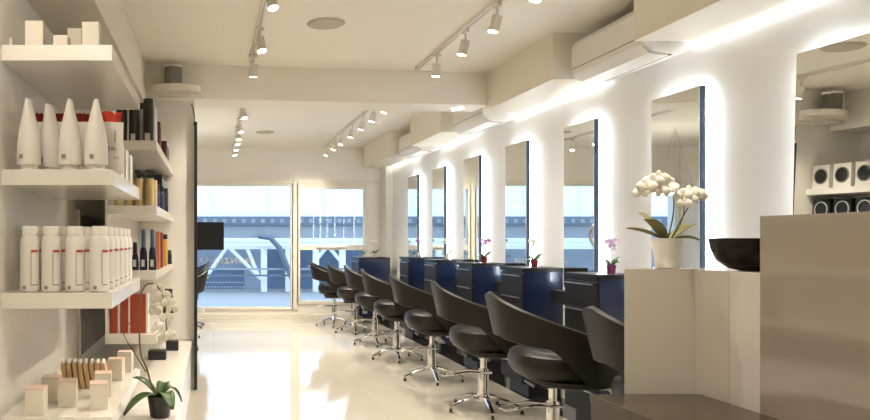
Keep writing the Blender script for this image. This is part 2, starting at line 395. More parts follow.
# ------------------------------------------------------------------ chairs
def smooth(t): t = max(0, min(1, t)); return t*t*(3-2*t)
def make_chair(label):
    t = thing('salon_chair', label, 'chair', (0, 0, 0), 0, 'salon chairs at the mirrors')
    A = R(132); n = 36; mrows = 7; th = 0.030
    def P(a, v, off):
        s = abs(a)/A
        zt = 0.905-0.27*(s**1.12); zbm = 0.668-0.035*min(1, s/0.5)-0.205*smooth((s-0.50)/0.36)
        sc = 0.92+0.14*v
        rx, ry = 0.335*sc-off, 0.315*sc-off
        x = -rx*math.cos(a)
        if x > 0: x *= 1.15
        sy = math.sin(a); y = ry*math.copysign(abs(sy)**0.8, sy)
        return (x, y, zbm+(zt-zbm)*v)
    rings = []
    for i in range(n+1):
        a = -A+2*A*i/n
        outer = [P(a, j/mrows, 0) for j in range(mrows+1)]
        top = P(a, 1, th*0.5); top = (top[0], top[1], top[2]+0.010)
        inner = [P(a, j/mrows, th) for j in range(mrows, -1, -1)]
        bot = P(a, 0, th*0.5); bot = (bot[0], bot[1], bot[2]-0.008)
        rings.append(outer+[top]+inner+[bot])
    MB().rings(rings).build('backrest', 'leather', t, True)
    # seat cushion
    def cush(rx, ry, z, cx=0.0, ex=2.6, dish=0):
        out = []
        for i in range(36):
            a = 2*PI*i/36; c, s = math.cos(a), math.sin(a)
            x = rx*math.copysign(abs(c)**(2/ex), c); y = ry*math.copysign(abs(s)**(2/ex), s)
            out.append((cx+x, y, z))
        return out
    sr = [cush(0.19, 0.20, 0.445, .03), cush(0.225, 0.245, 0.452, .03), cush(0.25, 0.262, 0.485, .03), cush(0.256, 0.266, 0.53, .03), cush(0.245, 0.256, 0.568, .03),
          cush(0.215, 0.228, 0.588, .03), cush(0.17, 0.17, 0.589, .03), cush(0.08, 0.08, 0.578, .03)]
    MB().rings(sr).build('seat', 'leather2', t, True)
    # lower shell carrying the arms
    br_ = [cush(0.14, 0.14, 0.405, 0.05), cush(0.19, 0.24, 0.408, 0.07), cush(0.22, 0.275, 0.420, 0.075), cush(0.225, 0.282, 0.444, 0.075)]
    MB().rings(br_).build('seat_shell', 'leather', t, True)
    tg = MB().box(0.03, 0.07, -0.262, -0.250, 0.588, 0.602).build('tag', 'bag', t); tg['label'] = 'small white tag'
    # gas lift
    q = MB().lathe([(0.055, 0.395), (0.055, 0.405)]); q.lathe([(0.022, 0.22), (0.022, 0.40)]); q.lathe([(0.036, 0.07), (0.036, 0.285), (0.030, 0.30)], seg=24)
    q.build('column', 'chrome', t, True)
    q = MB().box(-0.13, 0.13, -0.09, 0.09, 0.385, 0.404, 0.003)
    q.build('seat_plate', 'black', t)
    # star base
    for j in range(5):
        a = -PI/2+j*2*PI/5
        pts = [(0.02, 0.095), (0.08, 0.098), (0.15, 0.082), (0.21, 0.058), (0.262, 0.036)]
        q = MB().tube([(r*math.cos(a), r*math.sin(a), z) for r, z in pts], 0.020, 8, 0.013, 0.75)
        l = q.build('leg', 'chrome', t, True)
        MB().lathe([(0.010, 0.0), (0.012, 0.004), (0.010, 0.026)], (0.250*math.cos(a), 0.250*math.sin(a), 0.0005), 12).build('foot_cap', 'black', l, True)
    MB().lathe([(0.045, 0.065), (0.05, 0.085), (0.045, 0.115), (0.037, 0.125)]).build('hub', 'chrome', t, True)
    # pump lever, a flat U behind the column
    q = MB().tube([(-0.03, -0.045, 0.275), (-0.12, -0.055, 0.280), (-0.22, -0.075, 0.262), (-0.275, -0.06, 0.25), (-0.285, 0, 0.247), (-0.275, 0.06, 0.25), (-0.22, 0.075, 0.262), (-0.12, 0.055, 0.280), (-0.03, 0.045, 0.275)], 0.007, 8)
    q.tube([(-0.035, -0.05, 0.275), (0.04, -0.04, 0.275), (0.045, 0.04, 0.275), (-0.035, 0.05, 0.275)], 0.009, 8)
    q.build('pump_lever', 'chrome', t, True)
    # foot rest
    fr = MB()
    for s in (-1, 1):
        fr.tube([(0.10, s*0.085, 0.392), (0.30, s*0.085, 0.392), (0.335, s*0.09, 0.375), (0.42, s*0.10, 0.205)], 0.012, 8)
    fr.tube([(0.30, -0.085, 0.392), (0.30, 0.085, 0.392)], 0.010, 8)
    f = fr.build('foot_rest', 'chrome', t, True)
    MB().box(0.39, 0.45, -0.14, 0.14, 0.185, 0.203, 0.006).build('foot_plate', 'steel', f)
    return t
chair_spots = [(2.02, 3.17, -6), (1.915, 4.08, -6), (1.905, 5.10, -7), (1.88, 6.22, -6), (1.85, 7.30, -8), (1.865, 8.34, -6), (1.83, 9.38, -7), (1.70, 10.15, -12)]
chair0 = make_chair('dark brown tub salon chair partly hidden by the reception desk')
for i, (x, y, a) in enumerate(chair_spots):
    if i == 0: o = chair0; o.location = (x, y, 0); o.rotation_euler = (0, 0, R(a))
    else:
        lab = ['', 'large dark brown tub salon chair, first fully seen beside the reception desk'][i] if i == 1 else \
              ('dark brown tub salon chair at the far end beside the window' if i == 7 else f'dark brown tub salon chair at the right wall, {ORD[i]} from the reception desk')
        dup(chair0, (x, y, 0), R(a), lab)
for i, y in enumerate((7.75, 8.75, 9.75)):
    dup(chair0, (-0.40, y, 0), PI+R(4), f'dark salon chair peeking out behind the black partition edge, {["nearest", "middle", "farthest"][i]} of the left row', 'salon chairs of the left row')

# ------------------------------------------------------------------ orchids
def petal_mesh(q, ang, L, Wd, lift):
    m, n = 6, 4
    P = []
    for i in range(m+1):
        u = i/m; wv = Wd*math.sin(PI*min(0.97, 0.08+0.9*u))**0.6
        row = []
        for j in range(-n, n+1):
            v = j/n
            r = L*(0.06+0.94*u)
            y = wv*v*0.5; z = lift*u*u*L - 0.15*wv*v*v
            c, s = math.cos(ang), math.sin(ang)
            row.append((r*c-y*s, r*s+y*c, z))
        P.append(row)
    q.grid(P)
def flower(parent, matn, size, loc, face, first={}):
    key = matn
    if key not in first:
        q = MB()
        for a, L, wd in ((90, 1, .62), (210, 1, .58), (330, 1, .58)): petal_mesh(q, R(a), L*0.5, wd*0.5, -0.1)
        for a in (8, 172): petal_mesh(q, R(a), 0.55, 0.62, 0.12)
        o = q.build('flower', matn, parent, True, solid=0.02)
        lp = MB().lathe([(0.01, 0), (0.05, 0.03), (0.045, 0.08), (0.01, 0.10)], (0, -0.05, 0.01), 8).build('flower_lip', 'lip', o, True)
        first[key] = (o, lp)
    else:
        o0, l0 = first[key]
        o = o0.copy(); COL.objects.link(o); o.parent = parent
        lp = l0.copy(); COL.objects.link(lp); lp.parent = o
    size *= 1.0; o.location = loc; o.scale = (size,)*3
    o.rotation_euler = Vector(face).to_track_quat('Z', 'Y').to_euler()
    return o
def leaf(parent, matn, base, ang, L, Wd, rise, droop):
    n = 9; P = []
    for i in range(n+1):
        u = i/n
        r = L*u; z = rise*u*1.6 - droop*u*u*1.6
        wv = Wd*(math.sin(PI*min(1, 0.1+0.88*u))**0.55)
        row = []
        for v in (-1, -0.5, 0, 0.5, 1):
            y = wv*v*0.5; zz = z+abs(v)*wv*0.18
            row.append((base[0]+r*math.cos(ang)-y*math.sin(ang), base[1]+r*math.sin(ang)+y*math.cos(ang), base[2]+zz))
        P.append(row)
    return MB().grid(P).build('leaf', matn, parent, True, solid=0.0025)
def orchid(name, label, loc, pot, potmat, leaves, stems, flowers, leafmat='leaf', stemmat='stem', group=None, buds=()):
    r0, r1, h = pot
    t = thing(name, label, 'orchid', loc, 0, group)
    MB().lathe([(r0*0.9, 0), (r0, 0.004), (r1, h-0.008), (r1*1.05, h-0.006), (r1*1.05, h), (r1*0.92, h), (r1*0.9, h-0.01)], (0, 0, 0.0005), 24).build('pot', potmat, t, True)
    MB().lathe([(r1*0.90, h-0.016), (r1*0.88, h-0.007), (r1*0.3, h-0.003)], seg=16).build('soil', 'soil', t, True)
    for (a, L, Wd, rise, droop) in leaves: leaf(t, leafmat, (0.15*r1*math.cos(a), 0.15*r1*math.sin(a), h-0.01), a, L, Wd, rise, droop)
    for st in stems:
        pts = [Vector(p) for p in st[0]]
        # smooth the path
        for _ in range(2):
            np_ = [pts[0]]
            for a, b in zip(pts, pts[1:]): np_ += [a*0.75+b*0.25, a*0.25+b*0.75]
            np_.append(pts[-1]); pts = np_
        MB().tube(pts, st[1], 6, st[1]*0.6).build('stem', stemmat, t, True)
    for (p, f, s, mt) in flowers: flower(t, mt, s, p, f)
    for p, s in buds: MB().lathe([(s*0.2, -s), (s*0.6, 0), (s*0.15, s)], p, 8).build('bud', 'stem', t, True)
    return t
fc = (-0.45, -0.85, 0.1)
def small_orchid(label, x, y, z, potmat, fl, sc=1.0, side=1):
    st = [[(0, 0, 0.06), (0.01*side, 0, 0.12), (0.0, 0, 0.19), (-0.025*side, -0.01, 0.235)], 0.0022]
    fls = [((-0.03*side, -0.02, 0.23), fc, 0.055, fl), ((0.02*side, -0.02, 0.235), (-0.2, -0.9, 0.2), 0.05, fl), ((-0.005, -0.02, 0.20), (-0.6, -0.8, 0.0), 0.05, fl), ((0.012*side, -0.015, 0.175), fc, 0.03, fl)]
    lv = [(R(20), 0.085, 0.045, 0.06, 0.02), (R(200), 0.075, 0.04, 0.035, 0.03), (R(-60), 0.06, 0.035, 0.04, 0.02), (R(110), 0.06, 0.035, 0.05, 0.02)]
    t = orchid('potted_orchid', label, (x, y, z), (0.025, 0.032, 0.062), potmat, lv, [st], fls, group='small orchids on the cabinets')
    t.scale = (sc*0.88,)*3
    return t
small_orchid('lilac orchid in a magenta pot on the cabinet nearest the reception desk', 2.53, 4.60, 0.99, 'potm', 'petall')
small_orchid('white orchid in a red pot on the second cabinet from the desk', 2.51, 5.66, 0.99, 'potr', 'petal')
small_orchid('purple orchid in a red pot on the third cabinet from the desk', 2.51, 6.70, 0.99, 'potr', 'petalp', side=-1)
small_orchid('white orchid in a white pot on the fourth cabinet from the desk', 2.52, 7.80, 0.99, 'potw', 'petal')
small_orchid('pink purple orchid in a white pot on the fifth cabinet from the desk', 2.53, 8.88, 0.99, 'potw', 'petalp')
small_orchid('white orchid on the far corner cabinet, nearer the right wall', 2.36, 10.56, 0.942, 'potw', 'petal', 1.15)
small_orchid('small white orchid on the far corner cabinet, nearer the window', 2.22, 10.7, 0.942, 'potw', 'petal', 0.85, -1)

# ------------------------------------------------------------------ reception
rd = thing('reception_desk', 'cream lacquered reception desk stepping up to a tall transaction panel at the right', 'desk', (1.775, 2.66, 0))
MB().prism([(1.517-1.775, 0.01), (0.35, 0.01), (0.35, 0.15), (1.602-1.775, 0.15)], 'z', 0, 1.10).build('end_panel', 'desk', rd)
MB().box(0, 0.35, -0.17, 0.0095, 0, 1.10, 0.002).build('low_front', 'desk', rd)
MB().box(0, 0.35, -0.325, -0.171, 0, 1.10, 0.002).build('pale_front', 'desk_pale', rd)
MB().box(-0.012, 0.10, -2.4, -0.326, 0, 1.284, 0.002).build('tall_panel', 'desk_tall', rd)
lg = thing('reception_ledge', 'dark polished stone ledge in front of the cream reception desk', 'counter', (1.363, 2.62, 0))
MB().box(0, 0.398, -2.4, 0, 0.62, 0.649, 0.002).build('counter_top', 'stone', lg)
MB().box(0.004, 0.398, -2.4, -0.004, 0, 0.6195).build('counter_front', 'stone', lg)
b = MB()
outp = [(0.045, 0), (0.075, 0.006), (0.112, 0.035), (0.128, 0.075), (0.136, 0.112)]
inn = [(0.131, 0.112), (0.122, 0.075), (0.106, 0.040), (0.070, 0.014), (0.01, 0.010)]
b.lathe(outp+inn, (0, 0, 0), 40)
bo = b.build('bowl', 'bowl', None, True, loc=(1.875, 2.505, 1.1008)); tag(bo, 'wide black glossy bowl on the low reception counter', 'bowl')
fw_ = 'petal'
fl = []
Yf = 2.71
def dp(px, py, y=Yf, o=(1.715, 2.74, 1.1005)): return ((px-213)*y/724-o[0], y-o[1], H+(239-py)*y/724-o[2])
for (x, y_, s) in ((640, 193, .05), (646, 187, .065), (652, 183, .07), (658, 180, .07), (664, 183, .065), (668, 188, .065), (656, 189, .06), (662, 192, .055),
                   (682, 196, .055), (688, 193, .06), (695, 194, .06), (683, 204, .05), (699, 197, .05), (690, 200, .045)):
    fl.append((dp(x, y_, 2.66+random.uniform(-.02, .03)), (random.uniform(-.7, .1), -1, random.uniform(-.2, .3)), s, 'petal'))
orchid('potted_orchid', 'large white orchid in a white textured pot on the reception desk end', (1.715, 2.735, 1.1005), (0.039, 0.052, 0.112), 'potw',
       [(R(165), 0.13, 0.05, 0.05, 0.02), (R(15), 0.13, 0.05, 0.06, 0.02), (R(200), 0.11, 0.055, 0.09, 0.04), (R(-25), 0.10, 0.05, 0.03, 0.03), (R(120), 0.10, 0.055, 0.10, 0.03)],
       [([(0, 0, 0.10), dp(673, 215), dp(673, 195), dp(668, 184), dp(655, 182), dp(640, 194)], 0.0028),
        ([(0.01, 0, 0.10), dp(683, 215), dp(687, 208), dp(695, 199), dp(705, 196), dp(712, 194)], 0.0026),
        ([(0.01, 0, 0.10), dp(682, 222), dp(684, 200)], 0.002)],
       fl, leafmat='leafo', buds=[(dp(709, 193), 0.006), (dp(712, 196), 0.006), (dp(704, 197), 0.007)])

# ------------------------------------------------------------------ left shelving
sh1 = [1.98, 1.486, 0.996, 0.503]; T1 = 0.062
names = ['topmost', 'second from the top', 'third from the top', 'lowest']
for z, nm in zip(sh1, names):
    o = MB().box(XL+0.001, -0.40, 2.87, 3.97, z-T1, z, 0.002).build('wall_shelf', 'white_gloss')
    tag(o, f'thick white floating shelf of the nearer left bay, {nm}', 'shelf', 'nearer bay shelves')
bb = MB().box(-0.612, -0.598, 4.11, 5.82, 0.613, 2.0).build('shelf_back_panel', 'white_gloss')
tag(bb, 'upright white panel behind the farther shelves on the left', 'panel')
sh2 = [1.77, 1.40, 1.03, 0.665]; T2 = 0.052
for z, nm in zip(sh2, names):
    o = MB().box(-0.597, -0.32, 4.11, 5.855, z-T2, z, 0.002).build('wall_shelf', 'white_gloss')
    tag(o, f'white floating shelf of the farther left bay, {nm}', 'shelf', 'farther bay shelves')
bn = thing('low_bench', 'long low white bench cabinet running below the left shelves', 'bench', (-0.45, 4.3, 0))
MB().box(XL+0.013+0.45, 0.28, -3.2, 1.545, 0.35, 0.39, 0.003).build('bench_top', 'white_gloss', bn)
for j in range(4):
    MB().box(0.26, 0.275, -3.18+j*1.18, -3.18+j*1.18+1.172, 0.03, 0.346, 0.002).build('door', 'white_gloss', bn)
MB().box(XL+0.013+0.45, 0.259, -3.19, 1.54, 0.0, 0.349).build('body', 'wall_white', bn)
ph = thing('framed_photo', 'large dark photograph in a white frame on the left wall behind the shelves', 'picture', (XL, 5.14, 0.46))
MB().box(0.001, 0.008, -0.61, 0.60, 0.015, 0.90).build('print', 'photo', ph)
MB().box(0.001, 0.016, -0.66, -0.611, 0, 0.93).build('frame', 'white_gloss', ph)
MB().box(0.0085, 0.0095, -0.25, -0.05, 0.55, 0.80).build('pale_figure', 'bag', ph)

# ---- products
def box_item(name, label, cat, x, y, z, w, d, h, m, rz=0, group=None, lid=None, lidmat=None):
    t = thing(name, label, cat, (x, y, z+0.0006), rz, group)
    lidh = 0.0 if not lid else lid
    MB().box(-w/2, w/2, -d/2, d/2, 0, h-lidh, 0.001).build('box', m, t)
    if lid: MB().box(-w/2, w/2, -d/2, d/2, h-lidh+0.0002, h, 0.001).build('lid', lidmat, t)
    return t
# top shelf cartons
for i, (px, y, w, h) in enumerate(((3, 2.98, .07, .06), (33.5, 2.91, .072, .108), (60, 2.92, .058, .055), (74, 3.10, .06, .135), (90, 2.91, .066, .105))):
    t = box_item('carton', ['small cream carton at the left end of the topmost near shelf', 'square cream carton on the topmost near shelf, left of the low one', 'low cream carton in the middle of the topmost near shelf',
                  'tall cream carton set back behind the low one on the topmost near shelf', 'cream carton at the right end of the topmost near shelf'][i], 'box', (px-213)*y/724, y+0.04, sh1[0], w, w, h, 'carton', R(random.uniform(-4, 4)), 'cartons on the topmost near shelf')
# pouches (tubes with a flat crimp) on shelf 2
def make_tube(label):
    t = thing('squeeze_tube', label, 'tube', (0, 0, 0), 0, 'white tubes on the second near shelf')
    rings = []
    for r, z, f in ((0.046, 0.022, 0), (0.049, 0.045, 0.0), (0.049, 0.11, 0.05), (0.048, 0.17, 0.22), (0.047, 0.22, 0.48), (0.047, 0.265, 0.74), (0.047, 0.285, 0.84)):
        ax = r*(1-f)+0.003*f; ay = r
        rings.append([(ax*math.cos(2*PI*i/24), ay*math.sin(2*PI*i/24), z) for i in range(24)])
    MB().rings(rings).build('tube', 'bag', t, True)
    MB().lathe([(0.034, 0.0006), (0.036, 0.004), (0.036, 0.0215)]).build('cap', 'capw', t, True)
    MB().box(-0.028, -0.012, -0.0505, -0.047, 0.045, 0.062).build('printed_mark', 'inkg', t)
    return t
t0 = None
for i, (px, y) in enumerate(((29, 2.935), (50, 3.045), (70, 2.935), (96, 2.94))):
    lab = f'white squeeze tube standing at the front of the second near shelf, {["leftmost", "second from left", "third from left", "rightmost"][i]}'
    if i == 0: t0 = make_tube(lab); t0.location = ((px-213)*y/724, y, sh1[1])
    else: dup(t0, ((px-213)*y/724, y, sh1[1]), R([0, -8, 5, 12][i]), lab)
# gift bags with tissue
def make_bag(label, tm, w=0.084, h=0.238):
    t = thing('gift_bag', label, 'bag', (0, 0, 0), 0, 'gift bags on the second near shelf')
    q = MB(); e = w*0.5
    q.rings([[(-e, -.035, 0), (e, -.035, 0), (e, .035, 0), (-e, .035, 0)], [(-e*.96, -.033, h*.5), (e*.96, -.033, h*.5), (e*.96, .03, h*.5), (-e*.96, .03, h*.5)],
             [(-e*.98, -.030, h), (e*.98, -.030, h), (e*.98, .028, h), (-e*.98, .028, h)]]); q.build('paper_bag', 'bag', t)
    q = MB(); rn = random.Random(len(label))
    n = 20; rings = []
    for k_ in range(5):
        z = h-0.01+k_*0.012; ring = []
        for i in range(n):
            a = 2*PI*i/n; f = (0.80 + (0.22 if i % 2 else -0.10)*k_/4)
            ring.append((e*f*math.cos(a)*0.95+rn.uniform(-.003, .003), .028*f*math.sin(a)*1.1, z+(rn.uniform(-.008, .010) if k_ else 0)))
        rings.append(ring)
    q.rings(rings); q.build('tissue', tm, t)
    for dz, dx, ww in ((0.115, -0.014, .004), (0.115, -0.006, .004), (0.108, -0.002, .004)):
        pass
    return t
def add_text(parent, body, size, loc, rot, m, name='lettering'):
    c = bpy.data.curves.new(name, 'FONT'); c.body = body; c.size = size; c.extrude = 0.0003
    tp = bpy.data.objects.new('tmp', c); COL.objects.link(tp); bpy.context.view_layer.update()
    me_ = bpy.data.meshes.new_from_object(tp.evaluated_get(bpy.context.evaluated_depsgraph_get())); bpy.data.objects.remove(tp)
    me_.materials.clear(); me_.materials.append(M[m])
    o = bpy.data.objects.new(name, me_); COL.objects.link(o); o.parent = parent; o.location = loc; o.rotation_euler = rot
    return o
g0 = make_bag('white gift bag with dark red tissue behind the tubes, leftmost', 'tissue')
gx = [(38, 3.21), (59, 3.21), (81, 3.21)]
for i, (px, y) in enumerate(gx):
    loc = ((px-213)*y/724, y, sh1[1]+0.0006)
    if i == 0: g0.location = loc
    else: dup(g0, loc, R([0, 4, -6][i]), f'white gift bag with dark red tissue behind the tubes, {["", "middle", "rightmost"][i]} of three')
g1 = make_bag('white gift bag with bright orange red tissue and printed letters', 'tissue2', 0.10, 0.215)
g1.location = ((111-213)*3.07/724, 3.07, sh1[1]+0.0006); g1.rotation_euler = (0, 0, R(14))
add_text(g1, 'ZAL', 0.024, (-0.022, -0.0353, 0.095), (PI/2, 0, 0), 'ink')
add_text(g1, 'ZAL', 0.014, (0.006, -0.0353, 0.060), (PI/2, 0, 0), 'inkg')
MB().box(0.012, 0.015, -0.0365, -0.0338, 0.13, 0.18).build('printed_mark', 'ink', g1)
for i, y in enumerate((3.28, 3.46, 3.64)):
    gg = box_item('carton', f'white carton along the right edge of the second near shelf, {["nearest", "middle", "farthest"][i]}', 'box', -0.445, y, sh1[1], 0.07, 0.10, 0.15-0.004*i, 'bag', 0, 'white cartons on the second near shelf')

# bottles on shelf 3
def make_bottle(label):
    t = thing('shampoo_bottle', label, 'bottle', (0, 0, 0), 0, 'white bottles on the third near shelf')
    MB().lathe([(0.034, 0), (0.040, 0.004), (0.041, 0.02), (0.040, 0.19), (0.038, 0.215), (0.031, 0.228)], (0, 0, 0.0006), 28).build('bottle_body', 'bottle', t, True)
    MB().lathe([(0.030, 0.229), (0.032, 0.231), (0.032, 0.262), (0.030, 0.266)], seg=24).build('cap', 'capw', t, True)
    # wrapped label marks
    def arc(a0, a1, z0, z1, m, nm='label_mark', r=0.0415):
        n = 5; P = [[(r*math.cos(R(a0+(a1-a0)*i/n)), r*math.sin(R(a0+(a1-a0)*i/n)), z) for i in range(n+1)] for z in (z0, z1)]
        MB().grid(P).build(nm, m, t)
    arc(-72, -30, 0.160, 0.170, 'red'); arc(-18, 2, 0.162, 0.171, 'blue')
    arc(-74, -71, 0.03, 0.160, 'ink'); arc(-72, -30, 0.028, 0.031, 'ink'); arc(-18, -15, 0.05, 0.162, 'ink')
    arc(-122, -102, 0.012, 0.026, 'inkg')
    return t
bX = [-0.753, -0.657, -0.560, -0.462]; b0 = None
cols = ['leftmost', 'second', 'third', 'rightmost']
for r_ in range(6):
    for c_ in range(4):
        lab = f'white shampoo bottle, {cols[c_]} column, {"front" if r_ == 0 else ORD[r_]} row, third near shelf'
        loc = (bX[c_]+(0.01 if c_ == 0 else 0), 2.945+0.165*r_, sh1[2])
        rz = R(random.uniform(-6, 6))
        if b0 is None: b0 = make_bottle(lab); b0.location = loc
        else: dup(b0, loc, rz, lab)

# cartons on the lowest near shelf
cb = [(-0.715, 2.935, 'front left corner'), (-0.617, 3.08, 'second from left in front'), (-0.705, 3.17, 'behind the front left one'), (-0.478, 3.03, 'frontmost at the right'),
      (-0.494, 3.26, 'just behind the frontmost right one'), (-0.487, 3.64, 'second from the far end'), (-0.468, 3.87, 'at the far end')]
c0 = None
for (x, y, nm) in cb:
    lab = f'small pink-lidded cream carton, lowest near shelf, {nm}'
    if c0 is None: c0 = box_item('carton', lab, 'box', x, y, sh1[3], 0.075, 0.075, 0.108, 'carton', 0, 'small cartons on the lowest near shelf', 0.006, 'pinktop')
    else: dup(c0, (x, y, sh1[3]+0.0006), R(random.uniform(-9, 9)), lab)
k0 = None
for i in range(8):
    lab = f'tan wrapped comb in a row on the lowest near shelf, {ORD[i]} from left'
    x = -0.695+0.027*i; loc = (x, 3.46, sh1[3]+0.0006)
    if k0 is None:
        k0 = thing('wrapped_comb', lab, 'comb', loc, 0, 'wrapped combs on the lowest near shelf')
        MB().rings([[(-.010, -.035, 0), (.010, -.035, 0), (.010, .035, 0), (-.010, .035, 0)], [(-.028, -.035, .115), (-.008, -.035, .115), (-.008, .035, .115), (-.028, .035, .115)]]).build('comb', 'tan', k0)
        MB().lathe([(0.011, 0), (0.0115, 0.008), (0.007, 0.018), (0.001, 0.021)], (-0.018, 0, 0.1155), 10, 1, 2.6).build('wrap', 'clear', k0, True)
    else: dup(k0, loc, 0, lab)

# farther bay, shelf 1.77: dark cans, silver ones, then display boxes
def X2(px, y): return (px-213)*y/724
def can(name, label, cat, x, y, z, r, h, body, capm, capf=0.2, group=None, labm=None, shoulder=0.9, pump=False):
    t = thing(name, label, cat, (x, y, z+0.0006), 0, group)
    hb = h*(1-capf)
    MB().lathe([(r*0.9, 0), (r, 0.003), (r, hb-0.006), (r*shoulder, hb)], seg=20).build('container', body, t, True)
    if pump:
        q = MB().lathe([(r*0.35, hb+0.0003), (r*0.35, hb+h*capf*.5), (r*0.15, hb+h*capf*.55), (r*0.15, h)], seg=12)
        q.box(-r*0.9, r*0.3, -r*0.2, r*0.2, h-0.004, h+0.008); q.build('pump', capm, t)
    else:
        MB().lathe([(r*shoulder*0.96, hb+0.0003), (r*shoulder, hb+0.003), (r*shoulder, h-0.004), (r*shoulder*0.85, h)], seg=20).build('cap', capm, t, True)
    if labm: MB().box(-r*0.55, r*0.35, -r-0.0015, -r*0.80, 0.002, h*0.19).build('label', labm, t)
    return t
G = 'hair spray cans on the topmost farther shelf'
z = sh2[0]
can('spray_can', 'black spray can with black cap, rightmost at the front of the topmost farther shelf', 'spray can', X2(148.5, 4.19), 4.19, z, 0.0325, 0.25, 'darkcan', 'black', 0.19, G, 'carton')
can('spray_can', 'black spray can second from right at the front of the topmost farther shelf', 'spray can', X2(134, 4.19), 4.19, z, 0.029, 0.235, 'darkcan', 'black', 0.19, G, 'carton')
can('spray_can', 'black spray can third from right at the front of the topmost farther shelf', 'spray can', X2(122, 4.19), 4.19, z, 0.031, 0.235, 'darkcan', 'black', 0.19, G)
can('spray_can', 'silver can between the two front black cans of the topmost farther shelf', 'spray can', X2(141, 4.27), 4.275, z, 0.026, 0.24, 'silver', 'black', 0.16, G)
can('spray_can', 'silver can behind the rightmost black can of the topmost farther shelf', 'spray can', X2(152.5, 4.31), 4.31, z, 0.029, 0.22, 'silver', 'silver', 0.12, G)
can('maroon_bottle', 'maroon bottle behind the silver can on the topmost farther shelf', 'bottle', X2(157, 4.50), 4.52, z, 0.024, 0.17, 'maroon', 'maroon', 0.2)
can('maroon_bottle', 'short maroon bottle near the far end of the topmost farther shelf', 'bottle', X2(164, 5.1), 5.1, z, 0.024, 0.13, 'maroon', 'maroon', 0.2)
def cam_box(label, x, y, z, bodym, ringm, g, k_=1.0):
    t = thing('display_box', label, 'box', (x, y, z+0.0006), PI/2, g)
    MB().box(-0.073, 0.073, -0.045, 0.045, 0, 0.20*k_, 0.002).build('box', bodym, t)
    zc = 0.105 if k_ == 1 else 0.195
    q = MB().tube([(0.055*math.cos(a*PI/12), -0.047, zc+0.062*math.sin(a*PI/12)) for a in range(25)], 0.005, 6); q.build('ring_mark', ringm, t, True)
    q = MB(); q.rings([[(0.050*math.cos(a*PI/12), yy, zc+0.057*math.sin(a*PI/12)) for a in range(24)] for yy in (-0.0458, -0.0470)]); q.build('dark_disc', 'black', t)
for i, y in enumerate((5.765, 5.585, 5.405)):
    cam_box(f'white display box with a black disc, {["farthest", "middle", "nearest"][i]}, seen in the nearest mirror', -0.405, y, sh2[0], 'bag', 'inkg', 'white display boxes seen in the mirror')
for i, y in enumerate((5.765, 5.585, 5.405)):
    cam_box(f'black display box with a silver ring, {["farthest", "middle", "nearest"][i]}, seen in the nearest mirror', -0.42, y, sh2[1], 'black', 'silver', 'black display boxes seen in the mirror', 1.42)
# 1.40 gold pumps
z = sh2[1]; G = 'gold pump bottles on the second farther shelf'
for i, (px, y) in enumerate(((118, 4.2), (129, 4.2), (139, 4.2), (149.5, 4.2), (153, 4.33))):
    can('pump_bottle', f'gold bottle with black pump on the second farther shelf, {ORD[i]} from the left', 'bottle', X2(px, y), y, z, 0.026, 0.20, 'gold', 'black', 0.2, G, pump=True)
for i, (px, y) in enumerate(((157.5, 4.5), (162, 4.8), (166, 5.15))):
    can('dark_bottle', f'dark navy bottle toward the far end of the second farther shelf, {["nearest", "middle", "farthest"][i]}', 'bottle', X2(px, y)-0.01, y, z, 0.026, 0.15+0.01*i, 'navyb', 'black', 0.2, 'navy bottles on the second farther shelf')
# 1.03 slim bottles
z = sh2[2]
def slim(label, px, y, h, tipm='bluetip'):
    t = thing('cone_bottle', label, 'bottle', (X2(px, y), y, z+0.0006), 0, 'slim dark bottles on the third farther shelf')
    MB().lathe([(0.021, 0), (0.023, 0.004), (0.020, h*.45), (0.014, h*.56)], seg=18).build('container', 'navyb', t, True)
    MB().lathe([(0.0135, h*.56+.0004), (0.012, h*.97), (0.010, h)], seg=16).build('cap', tipm, t, True)
    MB().box(-0.010, 0.008, -0.0238, -0.0205, 0.02, 0.06).build('label', 'silver', t)
slim('slim dark bottle with blue cap at the front of the third farther shelf, middle', 143.5, 4.2, 0.235)
slim('slim dark bottle with blue cap at the front of the third farther shelf, right', 152.5, 4.2, 0.235)
slim('shorter slim dark bottle at the front of the third farther shelf, left', 135, 4.2, 0.16, 'black')
box_item('orange_carton', 'slim orange carton on the third farther shelf, right of the dark bottles', 'box', X2(157.5, 4.35), 4.36, z, 0.028, 0.05, 0.225, 'orange')
box_item('orange_carton', 'slim orange brown carton farther back on the third farther shelf', 'box', X2(161, 4.55), 4.56, z, 0.022, 0.05, 0.22, 'redbox')
can('amber_bottle', 'amber yellow bottle near the far end of the third farther shelf', 'bottle', X2(164.5, 4.8), 4.80, z, 0.022, 0.21, 'yellow', 'black', 0.15)
can('dark_jar', 'small dark bottle at the far end of the third farther shelf', 'bottle', X2(168.5, 5.2), 5.20, z, 0.024, 0.10, 'navyb', 'black', 0.25)
